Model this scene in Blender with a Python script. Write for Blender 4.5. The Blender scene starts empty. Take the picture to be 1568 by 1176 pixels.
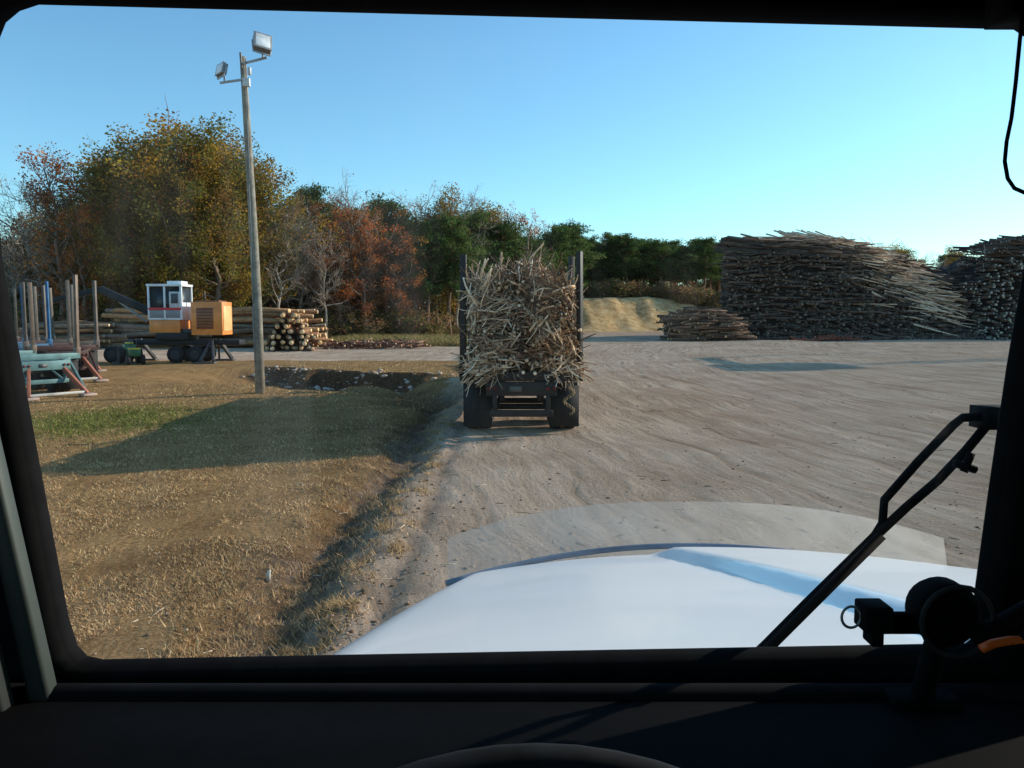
import bpy, math, random
import numpy as np
from mathutils import Vector, Euler
R=np.random.RandomState(7); random.seed(7)
D=bpy.data; C=bpy.context; sc=C.scene
def link(o): sc.collection.objects.link(o); return o
# ---------------------------------------------------------------- noise
_g=np.random.RandomState(3).rand(256,256)
def vn(x,y):
    x=np.asarray(x,float); y=np.asarray(y,float)
    xi=np.floor(x).astype(int); yi=np.floor(y).astype(int)
    fx=x-xi; fy=y-yi; fx=fx*fx*(3-2*fx); fy=fy*fy*(3-2*fy)
    a=_g[xi%256,yi%256]; b=_g[(xi+1)%256,yi%256]; c=_g[xi%256,(yi+1)%256]; d=_g[(xi+1)%256,(yi+1)%256]
    return (a*(1-fx)+b*fx)*(1-fy)+(c*(1-fx)+d*fx)*fy-0.5
def ss(a,b,x):
    t=np.clip((np.asarray(x,float)-a)/(b-a),0,1); return t*t*(3-2*t)
def segdist(x,y,pts):
    best=np.full(np.shape(x),1e9)
    for (ax,ay),(bx,by) in zip(pts[:-1],pts[1:]):
        dx,dy=bx-ax,by-ay
        t=np.clip(((x-ax)*dx+(y-ay)*dy)/(dx*dx+dy*dy),0,1)
        best=np.minimum(best,np.hypot(x-ax-t*dx,y-ay-t*dy))
    return best
SW=[(-2.4,24),(-3.4,29),(-5.0,32.0)]
SW2=[(-4.6,27),(-7.5,29.5),(-10.5,33)]
def ditch(x,y):   # signed distance to the cut bank (positive = far side) and window along it
    s=(x+7.8)*.60+(y-36.0)*.80+vn(x*.8,y*.8)*1.3+vn(x*2.4,y*2.4)*.5
    t=-(x+7.8)*.80+(y-36.0)*.60
    return s,ss(-6.5,-4,t)*ss(7,4,t)
def gz(x,y):
    x=np.asarray(x,float); y=np.asarray(y,float)
    w=1-ss(24,31,y)
    wob=vn(y*.35,y*0+4)*.35
    z=-0.24*np.exp(-((x+2.1+wob)/.42)**2)*w-0.10*(1-ss(-3.4,-1.3,x))*w
    strip=np.exp(-((x+1.9)/.8)**2)*w
    z=z+strip*(vn(x*3.1,y*3.1)*.12+vn(x*7,y*7)*.08)
    z=z-.05*np.exp(-((x+1.15+vn(y*.5,y*0+9)*.15)/.14)**2)*w
    d=segdist(x,y,SW)
    z=z-.4*np.exp(-(d/.95)**2)+.1*np.exp(-((d-2.3)/.8)**2)
    s,wd=ditch(x,y)
    z=z-.80*ss(.45,-.35,s)*ss(-7.5,-1.2,s)*wd
    d=segdist(x,y,SW2); z=z-0.25*np.exp(-(d/.7)**2)
    z=z+vn(x*.3,y*.3)*.08*ss(2,12,np.abs(x+1))+vn(x*1.7,y*1.7)*.03*ss(-1,-2.5,x)
    z=z+vn(x*2.3+9,y*.6)*.03*ss(-1.2,-.8,x)*ss(200,60,y)
    t=.9*y-.45*x
    bm=ss(4,12,x)
    z=z+5.2*ss(99,113,t+vn(x*.5,y*.1)*3)*bm+vn(x*.15,y*.15)*1.0*ss(99,112,t)*bm
    return z
def g1(x,y): return float(gz(np.array([x]),np.array([y]))[0])
# ---------------------------------------------------------------- mesh accumulator
class Acc:
    def __init__(s): s.V=[];s.L=[];s.S=[];s.Cc=[];s.M=[];s.n=0
    def add(s,v,faces,col,mi=0):
        v=np.asarray(v,float); s.V.append(v)
        for f in faces:
            s.L.append(np.asarray(f)+s.n); s.S.append(np.array([len(f)]))
        s.Cc.append(np.tile(np.asarray(col,float)[:3],(len(faces),1))); s.M.append(np.full(len(faces),mi)); s.n+=len(v)
    def addarr(s,v,F,cols,mi=0):
        F=np.asarray(F); s.V.append(v); s.L.append((F+s.n).ravel()); s.S.append(np.full(len(F),F.shape[1]))
        cols=np.asarray(cols,float)
        if cols.ndim==1: cols=np.tile(cols[:3],(len(F),1))
        s.Cc.append(cols[:,:3]); s.M.append(np.full(len(F),mi)); s.n+=len(v)
    def mesh(s,name,mats,smooth=False):
        V=np.concatenate(s.V); L=np.concatenate(s.L).astype(np.int32); S=np.concatenate(s.S).astype(np.int32)
        Cc=np.concatenate(s.Cc); M=np.concatenate(s.M).astype(np.int32)
        m=D.meshes.new(name); m.vertices.add(len(V)); m.vertices.foreach_set('co',V.astype(np.float32).ravel())
        m.loops.add(len(L)); m.loops.foreach_set('vertex_index',L)
        m.polygons.add(len(S)); st=np.concatenate([[0],np.cumsum(S)[:-1]]).astype(np.int32)
        m.polygons.foreach_set('loop_start',st); m.polygons.foreach_set('loop_total',S)
        m.polygons.foreach_set('material_index',M)
        if smooth: m.polygons.foreach_set('use_smooth',np.ones(len(S),bool))
        for mt in mats: m.materials.append(mt)
        m.update(calc_edges=True)
        a=m.color_attributes.new('Col','FLOAT_COLOR','CORNER')
        c4=np.ones((len(L),4),np.float32); c4[:,:3]=np.repeat(Cc,S,axis=0)
        a.data.foreach_set('color',c4.ravel())
        m['top']=float(np.percentile(V[:,2],99.7))
        return m
def obj(name,acc,mats,parent=None,smooth=False,bevel=0):
    if not isinstance(mats,(list,tuple)): mats=[mats]
    o=link(D.objects.new(name,acc.mesh(name,mats,smooth)))
    if parent: o.parent=parent
    if bevel:
        b=o.modifiers.new('bevel','BEVEL'); b.width=bevel; b.segments=2; b.limit_method='ANGLE'
    return o
def empty(name,loc=(0,0,0),rz=0):
    e=link(D.objects.new(name,None)); e.location=loc; e.rotation_euler=(0,0,rz); e.empty_display_size=.5; return e
_cache={}
def tube(acc,P,r,sides,col,cap=None,mi=0,closed=False):
    P=np.asarray(P,float); n=len(P); r=np.broadcast_to(np.asarray(r,float),(n,))
    if closed: T=np.roll(P,-1,0)-np.roll(P,1,0)
    else: T=np.gradient(P,axis=0)
    T=T/(np.linalg.norm(T,axis=1,keepdims=True)+1e-9)
    ref=np.zeros(3); ref[int(np.argmin(np.abs(T).max(0)))]=1
    A=np.cross(T,ref); A/=np.linalg.norm(A,axis=1,keepdims=True)+1e-9
    B=np.cross(T,A)
    th=np.arange(sides)*2*np.pi/sides
    V=(P[:,None,:]+r[:,None,None]*(np.cos(th)[None,:,None]*A[:,None,:]+np.sin(th)[None,:,None]*B[:,None,:])).reshape(-1,3)
    key=(n,sides,closed)
    if key not in _cache:
        F=[]
        for i in range(n if closed else n-1):
            for j in range(sides):
                a=i*sides+j; b=i*sides+(j+1)%sides; i2=(i+1)%n
                F.append([a,i2*sides+j,i2*sides+(j+1)%sides,b])
        _cache[key]=np.array(F)
    base=acc.n
    acc.addarr(V,_cache[key],col,mi)
    if not closed and sides>2:
        cc=col if cap is None else cap
        for f in (np.arange(sides),(n-1)*sides+np.arange(sides)[::-1]):
            acc.L.append(f+base); acc.S.append(np.array([sides])); acc.Cc.append(np.array([cc])[:,:3]); acc.M.append(np.array([mi]))
def box(acc,c,s,col,mi=0,rot=None):
    c=np.array(c,float); h=np.array(s,float)/2
    v=np.array([[x,y,z] for x in(-1,1) for y in(-1,1) for z in(-1,1)])*h
    if rot is not None: v=v@np.array(rot.to_matrix()).T
    acc.addarr(v+c,[[0,1,3,2],[4,6,7,5],[0,4,5,1],[2,3,7,6],[0,2,6,4],[1,5,7,3]],np.array(col,float),mi)
def beam(acc,a,b,w,h,col,mi=0):
    a=Vector(a);b=Vector(b); d=b-a; q=d.to_track_quat('Y','Z')
    box(acc,(a+b)/2,(w,d.length,h),col,mi,q)
def wheel(acc,c,r,w,ax='x',hub=(.25,.25,.25),tc=(.018,.018,.019)):
    prof=[(-.5,.55),(-.5,.86),(-.42,.97),(-.2,1),(.2,1),(.42,.97),(.5,.86),(.5,.55),(.3,.5),(.3,.2),(.42,.15)]
    n=28; V=[];
    for i in range(n):
        a=i*2*math.pi/n
        for (x,q) in prof:
            rr=q*r; p=(x*w,rr*math.cos(a),rr*math.sin(a))
            if ax=='y': p=(p[1],p[0],p[2])
            V.append(np.array(p)+c)
    m=len(prof); F=[];cols=[]
    for i in range(n):
        for j in range(m-1):
            F.append([i*m+j,i*m+j+1,((i+1)%n)*m+j+1,((i+1)%n)*m+j]); cols.append(tc if j<7 else hub)
    acc.addarr(np.array(V),F,np.array(cols))
    for j in (0,m-1):
        acc.add(np.array([V[i*m+j] for i in range(n)]),[list(range(n))],hub if j else (.05,.05,.05))
# ---------------------------------------------------------------- materials
def nm(name):
    m=D.materials.new(name); m.use_nodes=True; nt=m.node_tree; nt.nodes.clear(); return m,nt
def N(nt,t,**k):
    n=nt.nodes.new(t)
    for a,b in k.items():
        if a=='inp':
            for i,v in b.items(): n.inputs[i].default_value=v
        else: setattr(n,a,b)
    return n
def vmat(name,rough=.7,scale=3,amt=.35,metal=0,bump=.0,coat=0,stretch=None,trans=0,spec=.4):
    m,nt=nm(name); l=nt.links.new
    at=N(nt,'ShaderNodeAttribute',attribute_name='Col'); tc=N(nt,'ShaderNodeTexCoord')
    mp=N(nt,'ShaderNodeMapping'); l(tc.outputs['Object'],mp.inputs[0])
    if stretch: mp.inputs['Scale'].default_value=stretch
    no=N(nt,'ShaderNodeTexNoise',inp={'Scale':scale,'Detail':5 if not trans else 2,'Roughness':.65}); l(mp.outputs[0],no.inputs['Vector'])
    mr=N(nt,'ShaderNodeMapRange',inp={1:.3,2:.7,3:1-amt,4:1+amt}); l(no.outputs['Fac'],mr.inputs[0])
    mx=N(nt,'ShaderNodeVectorMath',operation='SCALE'); l(at.outputs['Color'],mx.inputs[0]); l(mr.outputs[0],mx.inputs['Scale'])
    out=N(nt,'ShaderNodeOutputMaterial')
    if trans:
        bs=N(nt,'ShaderNodeBsdfDiffuse'); l(mx.outputs[0],bs.inputs[0])
        tr=N(nt,'ShaderNodeBsdfTranslucent'); l(mx.outputs[0],tr.inputs[0])
        ms=N(nt,'ShaderNodeMixShader',inp={0:trans}); l(bs.outputs[0],ms.inputs[1]); l(tr.outputs[0],ms.inputs[2]); l(ms.outputs[0],out.inputs[0])
        return m
    bs=N(nt,'ShaderNodeBsdfPrincipled',inp={'Roughness':rough,'Metallic':metal,'Coat Weight':coat,'Specular IOR Level':spec})
    l(mx.outputs[0],bs.inputs['Base Color'])
    if bump:
        b=N(nt,'ShaderNodeBump',inp={'Strength':bump,'Distance':.05}); l(no.outputs['Fac'],b.inputs['Height']); l(b.outputs[0],bs.inputs['Normal'])
    l(bs.outputs[0],out.inputs[0])
    return m
M_leaf=vmat('leaf_mat',.7,.6,.25,trans=.4,spec=.2)
M_bark=vmat('bark_mat',.9,4,.4,spec=.1)
M_wood=vmat('cut_wood_mat',.85,5,.45,bump=.3,spec=.12)
M_twig=vmat('branch_wood_mat',.9,9,.45,spec=.1)
M_metal=vmat('painted_metal_mat',.55,2.5,.3,metal=.2)
M_rub=vmat('rubber_mat',.8,8,.4)
M_paint=vmat('machine_paint_mat',.45,2,.2,coat=.2)
M_blk=vmat('cab_plastic_mat',.85,30,.3,spec=.06)
M_grass=vmat('grass_blade_mat',.8,1.2,.3,trans=.3,spec=.2)
M_rock=vmat('debris_mat',.9,9,.3,spec=.1)
M_white=vmat('white_hood_paint_mat',.3,1.5,.04,coat=.35)
# ---------------------------------------------------------------- ground
def axis(lo,f0,f1,hi,st,gr):
    a=list(np.arange(f0,f1,st)); s=st; p=f1
    while p<hi: a.append(p); s*=gr; p+=s
    a.append(hi); s=st*gr; p=f0-s; pre=[]
    while p>lo: pre.append(p); s*=gr; p-=s
    pre.append(lo); return np.array(pre[::-1]+a)
xs=axis(-900,-12,7,900,.085,1.035); ys=axis(-120,4.5,24,1500,.085,1.014)
X,Y=np.meshgrid(xs,ys,indexing='ij'); Z=gz(X,Y)
nx,ny=X.shape; V=np.stack([X,Y,Z],-1).reshape(-1,3)
I=(np.arange(nx-1)[:,None]*ny+np.arange(ny-1)[None,:]).ravel()
F=np.stack([I,I+ny,I+ny+1,I+1],1)
a=Acc(); a.addarr(V,F,(1,1,1))
x=V[:,0]; y=V[:,1]
nb=vn(x*.8,y*.8)*1.0+vn(x*2.5,y*2.5)*.6
near=ss(-1.9,-2.9,x+nb*.6)*ss(45.5,43.5,y+nb)
far=ss(61,64,y+nb*2+.15*x)*ss(6,0,x+nb)
far2=ss(112,117,.9*y-.45*x)*1.0
grass=np.clip(near+far+far2,0,1)
green=np.exp(-(((x+10.4)/2.0)**2+((y-20.5)/2.4)**2))*1.1+.6*far*ss(-14,-8,x)*ss(80,64,y)
clay=ss(96,99,.9*y-.45*x)*ss(118,113,.9*y-.45*x)*ss(3,9,x)
w=1-ss(24,31,y)
ds,dw=ditch(x,y)
soil_shade=np.clip(np.exp(-((x+2.15+nb*.2)/.6)**2)*w*.95+1.6*dw*ss(-1.5,-.5,ds)*ss(.9,.35,ds)+.4*dw*ss(-3,-.5,ds)*ss(.9,.3,ds)+.5*np.exp(-(segdist(x,y,SW)/.9)**2)+.5*np.exp(-(segdist(x,y,SW2)/.8)**2)+ .55*np.exp(-((x+3.3)/1.0)**2)*w*ss(-.3,.3,nb)+.35*np.exp(-((x+1.15)/.12)**2)*w,0,1.5)  # bare dark soil, plus painted shade on the ditch bank and shoulder strip
def mat_ground():
    m,nt=nm('ground_mat'); l=nt.links.new
    at=N(nt,'ShaderNodeAttribute',attribute_name='Mask'); sep=N(nt,'ShaderNodeSeparateColor'); l(at.outputs['Color'],sep.inputs[0])
    tc=N(nt,'ShaderNodeTexCoord'); P=tc.outputs['Object']
    def noise(scale,det=6,ro=.6,vec=P):
        n=N(nt,'ShaderNodeTexNoise',inp={'Scale':scale,'Detail':det,'Roughness':ro}); l(vec,n.inputs['Vector']); return n.outputs['Fac']
    def ramp(f,st):
        r=N(nt,'ShaderNodeValToRGB'); e=r.color_ramp.elements
        while len(e)<len(st): e.new(.5)
        for i,(p,c) in enumerate(st): e[i].position=p; e[i].color=(*c,1)
        l(f,r.inputs[0]); return r.outputs[0]
    def mix(f,a_,b_,bt='MIX'):
        n=N(nt,'ShaderNodeMix',data_type='RGBA',blend_type=bt)
        if isinstance(f,float): n.inputs[0].default_value=f
        else: l(f,n.inputs[0])
        l(a_,n.inputs[6]); l(b_,n.inputs[7]); return n.outputs[2]
    def math_(op,a_,b_):
        n=N(nt,'ShaderNodeMath',operation=op); 
        for i,q in enumerate((a_,b_)):
            if isinstance(q,(int,float)): n.inputs[i].default_value=q
            else: l(q,n.inputs[i])
        return n.outputs[0]
    sx=N(nt,'ShaderNodeSeparateXYZ'); l(P,sx.inputs[0])
    def streak(k,s,ys,q=0):
        w1=math_('ADD',sx.outputs[0],math_('MULTIPLY',sx.outputs[1],k))
        w1=math_('ADD',w1,math_('MULTIPLY',math_('MULTIPLY',sx.outputs[1],sx.outputs[1]),q))
        w1=math_('ADD',w1,math_('MULTIPLY',noise(.25,2),1.6))
        cb=N(nt,'ShaderNodeCombineXYZ'); l(math_('MULTIPLY',w1,s),cb.inputs[0]); l(math_('MULTIPLY',sx.outputs[1],ys),cb.inputs[1])
        return noise(1,3,.6,cb.outputs[0])
    s1=streak(.36,3.2,.08,-.005); s2=streak(.02,3.6,.08); s3=streak(.9,2.4,.10,-.012)
    big=noise(.13,3); 
    sel=ramp(big,[(.40,(0,0,0)),(.60,(1,1,1))])
    st=mix(sel,mix(.35,s1,s3) ,mix(.4,s2,s1))
    dirt=ramp(noise(.3,8,.68),[(.28,(.43,.29,.195)),(.5,(.58,.42,.30)),(.72,(.70,.53,.39))])
    dirt=mix(.9,dirt,ramp(st,[(.36,(.58,.54,.50)),(.45,(.84,.82,.79)),(.55,(1.0,1.0,1.0)),(.64,(1.16,1.16,1.16))]),'MULTIPLY')
    dirt=mix(.45,dirt,ramp(noise(11,6,.75),[(.3,(.7,.68,.66)),(.55,(1,1,1)),(.75,(1.15,1.15,1.15))]),'MULTIPLY')
    cr=ramp(noise(30,3,.6),[(.65,(0,0,0)),(.71,(1,1,1))])
    crc=N(nt,'ShaderNodeRGB'); crc.outputs[0].default_value=(.18,.115,.075,1)
    dirt=mix(math_('MULTIPLY',cr,.5),dirt,crc.outputs[0])
    gr=ramp(noise(26,6,.8),[(.3,(.12,.065,.03)),(.47,(.34,.20,.09)),(.62,(.50,.32,.155)),(.78,(.64,.45,.24))])
    gr=mix(.85,gr,ramp(noise(.9,6,.72),[(.3,(.5,.42,.36)),(.47,(.9,.86,.82)),(.7,(1.15,1.12,1.05))]),'MULTIPLY')
    gg=ramp(noise(30,5,.75),[(.3,(.06,.06,.02)),(.6,(.18,.20,.05)),(.8,(.28,.26,.09))])
    gm=math_('MINIMUM',math_('MULTIPLY',sep.outputs[1],math_('ADD',noise(2.5,4),.35)),.85)
    gr=mix(gm,gr,gg)
    cl=ramp(noise(.9,6,.7),[(.3,(.32,.16,.07)),(.5,(.66,.42,.19)),(.68,(.84,.63,.36))])
    so=ramp(noise(9,6,.75),[(.3,(.03,.018,.012)),(.55,(.11,.067,.04)),(.75,(.26,.165,.097))])
    edge=math_('ADD',sep.outputs[0],math_('MULTIPLY',math_('SUBTRACT',noise(7,5,.7),.5),1.3))
    edge=ramp(edge,[(.35,(0,0,0)),(.65,(1,1,1))])
    col=mix(edge,dirt,gr); col=mix(sep.outputs[2],col,cl)
    am=math_('MULTIPLY',at.outputs['Alpha'],math_('ADD',noise(5,5,.7),.25))
    col=mix(math_('MINIMUM',am,.93),col,so)
    bs=N(nt,'ShaderNodeBsdfDiffuse',inp={'Roughness':.6}); l(col,bs.inputs['Color'])
    h=math_('ADD',math_('MULTIPLY',st,1.8),math_('MULTIPLY',noise(12,7,.75),.7))
    b=N(nt,'ShaderNodeBump',inp={'Strength':.9,'Distance':.08}); l(h,b.inputs['Height']); l(b.outputs[0],bs.inputs['Normal'])
    o=N(nt,'ShaderNodeOutputMaterial'); l(bs.outputs[0],o.inputs[0]); return m
go=obj('ground',a,mat_ground(),smooth=True)
mk=go.data.color_attributes.new('Mask','FLOAT_COLOR','POINT')
mk.data.foreach_set('color',np.stack([grass,np.clip(green,0,1),clay,soil_shade],1).astype(np.float32).ravel())
# ---------------------------------------------------------------- grass blades
def blades(n,xf,yf,h,wd,pal,a):
    x_=xf; y_=yf; z_=gz(x_,y_)
    th=R.rand(n)*6.283; hh=h*(.5+R.rand(n)); lean=R.randn(n,2)*.8
    ww=wd*(.7+.6*R.rand(n))
    b=np.stack([x_,y_,z_-.005],1); dx=np.stack([np.cos(th)*ww,np.sin(th)*ww,0*ww],1)
    tip=b+np.stack([lean[:,0]*hh,lean[:,1]*hh,hh],1)
    V=np.stack([b-dx,b+dx,tip],1).reshape(-1,3)
    col=np.array(pal)[R.randint(len(pal),size=n)]*(.7+.6*R.rand(n,1))
    a.addarr(V,np.arange(3*n).reshape(-1,3),col)
pal=[(.54,.34,.16),(.66,.46,.25),(.42,.25,.12),(.28,.165,.085),(.60,.42,.21)]
a=Acc(); n=110000
yy=1/(R.rand(n)*(1/5.2-1/30)+1/30); xx=-2.2-R.rand(n)*(yy*.62-1.2)
ok=(vn(xx*.9,yy*.9)+vn(xx*3,yy*3)*.8+R.rand(n)*.5>.0)&(xx<-2.6+vn(xx*2,yy*2)*.9)
xx,yy=xx[ok],yy[ok]; blades(len(xx),xx,yy,.022+.0009*yy,.004+.0005*yy,pal,a)
tx=[];ty=[]
for i in range(430):
    cy=1/(R.rand()*(1/5.2-1/26)+1/26); cx=-2.0+R.randn()*.5
    if cx>-1.25: continue
    k=R.randint(15,70); tx.append(cx+R.randn(k)*.06); ty.append(cy+R.randn(k)*.09)
tx=np.concatenate(tx);ty=np.concatenate(ty); blades(len(tx),tx,ty,.065,.006,pal+[(.18,.14,.07)],a)
n=7000; gx=-10.4+R.randn(n)*1.3; gy=20.3+R.randn(n)*1.6
blades(n,gx,gy,.06,.014,[(.15,.18,.04),(.24,.24,.06),(.36,.31,.12),(.12,.14,.03)],a)
n=7000; gx=-12+R.rand(n)*11; gy=26+R.rand(n)*17; s_,w_=ditch(gx,gy); ok=~((w_>.1)&(s_>-2)&(s_<.8)); gx,gy=gx[ok],gy[ok]
blades(len(gx),gx,gy,.07,.016,pal+[(.2,.2,.09)],a)
n=18000; gx=-16+R.rand(n)*19; gy=64+R.rand(n)*16-.15*gx
blades(n,gx,gy,.5,.05,[(.22,.20,.07),(.42,.30,.14),(.16,.17,.05),(.46,.33,.16)],a)
obj('grass',a,M_grass)
a=Acc()
for i in range(1000):
    yq=1/(R.rand()*(1/5-1/30)+1/30); xq=-1.6+R.rand()*(yq*.62+2.0)
    if R.rand()<.3: xq=-2.2+R.randn()*.7
    zq=g1(xq,yq); L=.015+.11*R.rand()**4; th=R.rand()*6.28; r=.002+.004*R.rand()
    c=[(.14,.09,.06),(.25,.18,.12),(.6,.48,.35),(.5,.4,.3)][R.randint(4)]
    d=np.array([math.cos(th),math.sin(th),.05*R.randn()])*L
    p=np.array([xq,yq,zq+r*.7]); tube(a,[p-d,p+np.array([R.randn()*.01,R.randn()*.01,.004]),p+d],[r,r*1.1,r*.6],4,c)
ico=np.array([(0,0,1),(.89,0,.45),(.28,.85,.45),(-.72,.53,.45),(-.72,-.53,.45),(.28,-.85,.45),(.72,.53,-.45),(-.28,.85,-.45),(-.89,0,-.45),(-.28,-.85,-.45),(.72,-.53,-.45),(0,0,-1)])
icf=[[0,1,2],[0,2,3],[0,3,4],[0,4,5],[0,5,1],[1,6,2],[2,7,3],[3,8,4],[4,9,5],[5,10,1],[2,6,7],[3,7,8],[4,8,9],[5,9,10],[1,10,6],[6,11,7],[7,11,8],[8,11,9],[9,11,10],[10,11,6]]
for i in range(3000):
    yq=1/(R.rand()*(1/5-1/30)+1/30); xq=-1.85+R.randn()*.55; s=.006+.022*R.rand()**3
    if i<600: xq=-1+R.rand()*(yq*.62+1)
    cc=[(.26,.17,.10),(.36,.25,.16),(.15,.095,.055)][R.randint(3)]
    if i>=2800:   # rubble along the ditch bank
        q=R.rand()*11-5; xq=-7.8-.8*q+R.randn()*.5; yq=36+.6*q+R.randn()*.5; s=.04+.10*R.rand()**2; cc=[(.45,.36,.28),(.3,.2,.13),(.55,.46,.38)][R.randint(3)]
    zq=g1(xq,yq)
    v=ico*(1+.35*R.randn(12,1)*.6)*np.array([1.2,1,.6])*s
    a.addarr(v+np.array([xq,yq,zq+s*.15]),icf,np.array(cc))
obj('wood_debris',a,M_rock)
a=Acc(); zb=g1(-2.55,8.2)
tube(a,[(-2.55,8.2,zb),(-2.55,8.2,zb+.07),(-2.54,8.2,zb+.10),(-2.53,8.2,zb+.12)],[.024,.026,.018,.010],12,(.6,.56,.46))
obj('plastic_bottle',a,M_paint,smooth=True)
# ---------------------------------------------------------------- trees
PAL={'oak':[(.32,.225,.04),(.20,.175,.04),(.40,.235,.04),(.12,.13,.034),(.29,.14,.04)],
'pine':[(.065,.12,.033),(.09,.15,.04),(.13,.17,.05),(.045,.085,.028)],
'rust':[(.52,.15,.04),(.36,.11,.04),(.60,.24,.06),(.22,.10,.05)],
'bare':[(.28,.18,.08),(.2,.15,.10)]}
def leaves(acc,cen,n,sig,size,pal,rs,flat=1):
    cen=np.asarray(cen); k=len(cen)
    base=np.array(pal)[rs.randint(len(pal),size=k)]*(.7+.6*rs.rand(k,1))
    ix=np.repeat(np.arange(k),n); m=len(ix)
    off=rs.randn(m,3); off*=np.minimum(1,1.7/np.linalg.norm(off,axis=1,keepdims=True)); off*=sig*np.array([1,1,flat])
    c=cen[ix]+off
    u=rs.randn(m,3); u/=np.linalg.norm(u,axis=1,keepdims=True); w=rs.randn(m,3); w=np.cross(u,w); w/=np.linalg.norm(w,axis=1,keepdims=True)
    s=(size*(.5+rs.rand(m)))[:,None]
    V=np.stack([c-u*s,c-w*s*.6,c+u*s,c+w*s*.6],1).reshape(-1,3)
    acc.addarr(V,np.arange(4*m).reshape(-1,4),base[ix]*(.75+.5*rs.rand(m,1)),1)
def make_tree(kind,seed,H=16.):
    rs=np.random.RandomState(seed); a=Acc()
    bark={'oak':(.2,.155,.115),'pine':(.22,.14,.095),'rust':(.2,.15,.115),'bare':(.36,.30,.245)}[kind]
    tp=np.array([[0,0,-.4]]+[[rs.randn()*.12*i,rs.randn()*.12*i,H*.97*i/7] for i in range(1,8)])
    tr=np.array([.36,.28,.25,.22,.18,.13,.08,.03])*(.85 if kind in('pine','bare') else 1)
    tube(a,tp,tr,7,bark)
    cen=[]
    def tpt(t):
        f=t*7; i=min(int(f),6); return tp[i]*(1-f+i)+tp[i+1]*(f-i)
    nl={'oak':36,'pine':44,'rust':28,'bare':26}[kind]
    t0={'oak':.2,'pine':.38,'rust':.18,'bare':.28}[kind]
    for i in range(nl):
        t=t0+(.93-t0)*((i+rs.rand())/nl); q=(t-t0)/(1-t0)
        if kind=='pine': L=3.1*(math.sin(math.pi*min(1,.22+q*.75))**.8)*(.7+.5*rs.rand()); el=.1+.5*q+.2*rs.randn()
        else: L=4.9*(math.sin(math.pi*(.18+q*.70))**.7)*(.65+.55*rs.rand()); el=.3+.6*q+.15*rs.randn()
        az=i*2.4+rs.randn()*.4; d=np.array([math.cos(az)*math.cos(el),math.sin(az)*math.cos(el),math.sin(el)])
        p0=tpt(t); pts=[p0]; dd=d.copy()
        for s in range(4):
            dd=dd+rs.randn(3)*.16+np.array([0,0,.08 if kind!='pine' else .03]); dd/=np.linalg.norm(dd); pts.append(pts[-1]+dd*L/4)
        pts=np.array(pts); r0=.04+.10*(1-q)
        tube(a,pts,np.linspace(r0,.018,5),5,bark)
        ns={'oak':7,'pine':6,'rust':6,'bare':9}[kind]
        for k in range(ns):
            f=.25+.75*(k+rs.rand())/ns; j=min(int(f*4),3); b=pts[j]*(1-(f*4-j))+pts[j+1]*(f*4-j)
            sd=dd+rs.randn(3)*.75+np.array([0,0,.12]); sd/=np.linalg.norm(sd); sl=L*.42*(.6+.6*rs.rand())
            m1=b+sd*sl*.5+rs.randn(3)*.08; e=b+sd*sl+rs.randn(3)*.15
            tube(a,[b,m1,e],[.035,.025,.012],3,bark)
            if kind=='bare' or k%2==0:
                for w in range(5 if kind=='bare' else 2):
                    e2=m1+(e-m1)*rs.rand(); td=sd+rs.randn(3)*.7+np.array([0,0,.2]); e3=e2+td/np.linalg.norm(td)*(.5+.7*rs.rand())
                    tube(a,[e2,(e2+e3)/2+rs.randn(3)*.05,e3],[.02,.014,.008],3,bark)
            cen.append(e); 
            if kind in('oak','pine'): cen.append(m1)
    cen=np.array(cen)
    if kind=='oak': leaves(a,cen[rs.rand(len(cen))<.85],50,.5,.105,PAL['oak'],rs)
    if kind=='pine': leaves(a,cen,28,.40,.12,PAL['pine'],rs,.6)
    if kind=='rust': leaves(a,cen[rs.rand(len(cen))<.85],38,.42,.105,PAL['rust'],rs)
    if kind=='bare': leaves(a,cen[rs.rand(len(cen))<.4],6,.4,.09,PAL['bare'],rs)
    return a.mesh(kind+'_tree_mesh',[M_bark,M_leaf])
TM={k:[make_tree(k,s) for s in range(sd,sd+n)] for k,sd,n in(('oak',10,4),('pine',30,4),('rust',50,2),('bare',70,3))}
def bush_mesh(seed):
    rs=np.random.RandomState(seed); a=Acc(); cen=[]
    for i in range(26):
        az=rs.rand()*6.28; r=rs.rand()*.4; L=1.0+1.3*rs.rand(); d=np.array([math.cos(az)*.5,math.sin(az)*.5,1])+rs.randn(3)*.15
        p=np.array([math.cos(az)*r,math.sin(az)*r,-.1]); e=p+d/np.linalg.norm(d)*L
        tube(a,[p,(p+e)/2+rs.randn(3)*.08,e],[.025,.018,.008],3,(.26,.20,.15)); cen+=[e,(p+e)/2]
    leaves(a,np.array(cen),24,.28,.085,[(.22,.19,.07),(.29,.2,.09),(.14,.15,.05),(.34,.18,.09)],rs)
    return a.mesh('bush_mesh',[M_bark,M_leaf])
BM=[bush_mesh(s) for s in (1,2,3)]
def put(name,mesh,x,y,h,parent=None,wide=1.):
    o=link(D.objects.new(name,mesh)); o.location=(x,y,g1(x,y)-.05); s=h/mesh['top']; w=s*wide
    o.scale=(w*(.9+.2*R.rand()),w*(.9+.2*R.rand()),s); o.rotation_euler=(0,0,R.rand()*6.28)
    if parent: o.parent=parent
    return o
def P(u,Y): return (u-784)/1230*Y   # metres east at distance Y for the surveyed bearings
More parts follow.
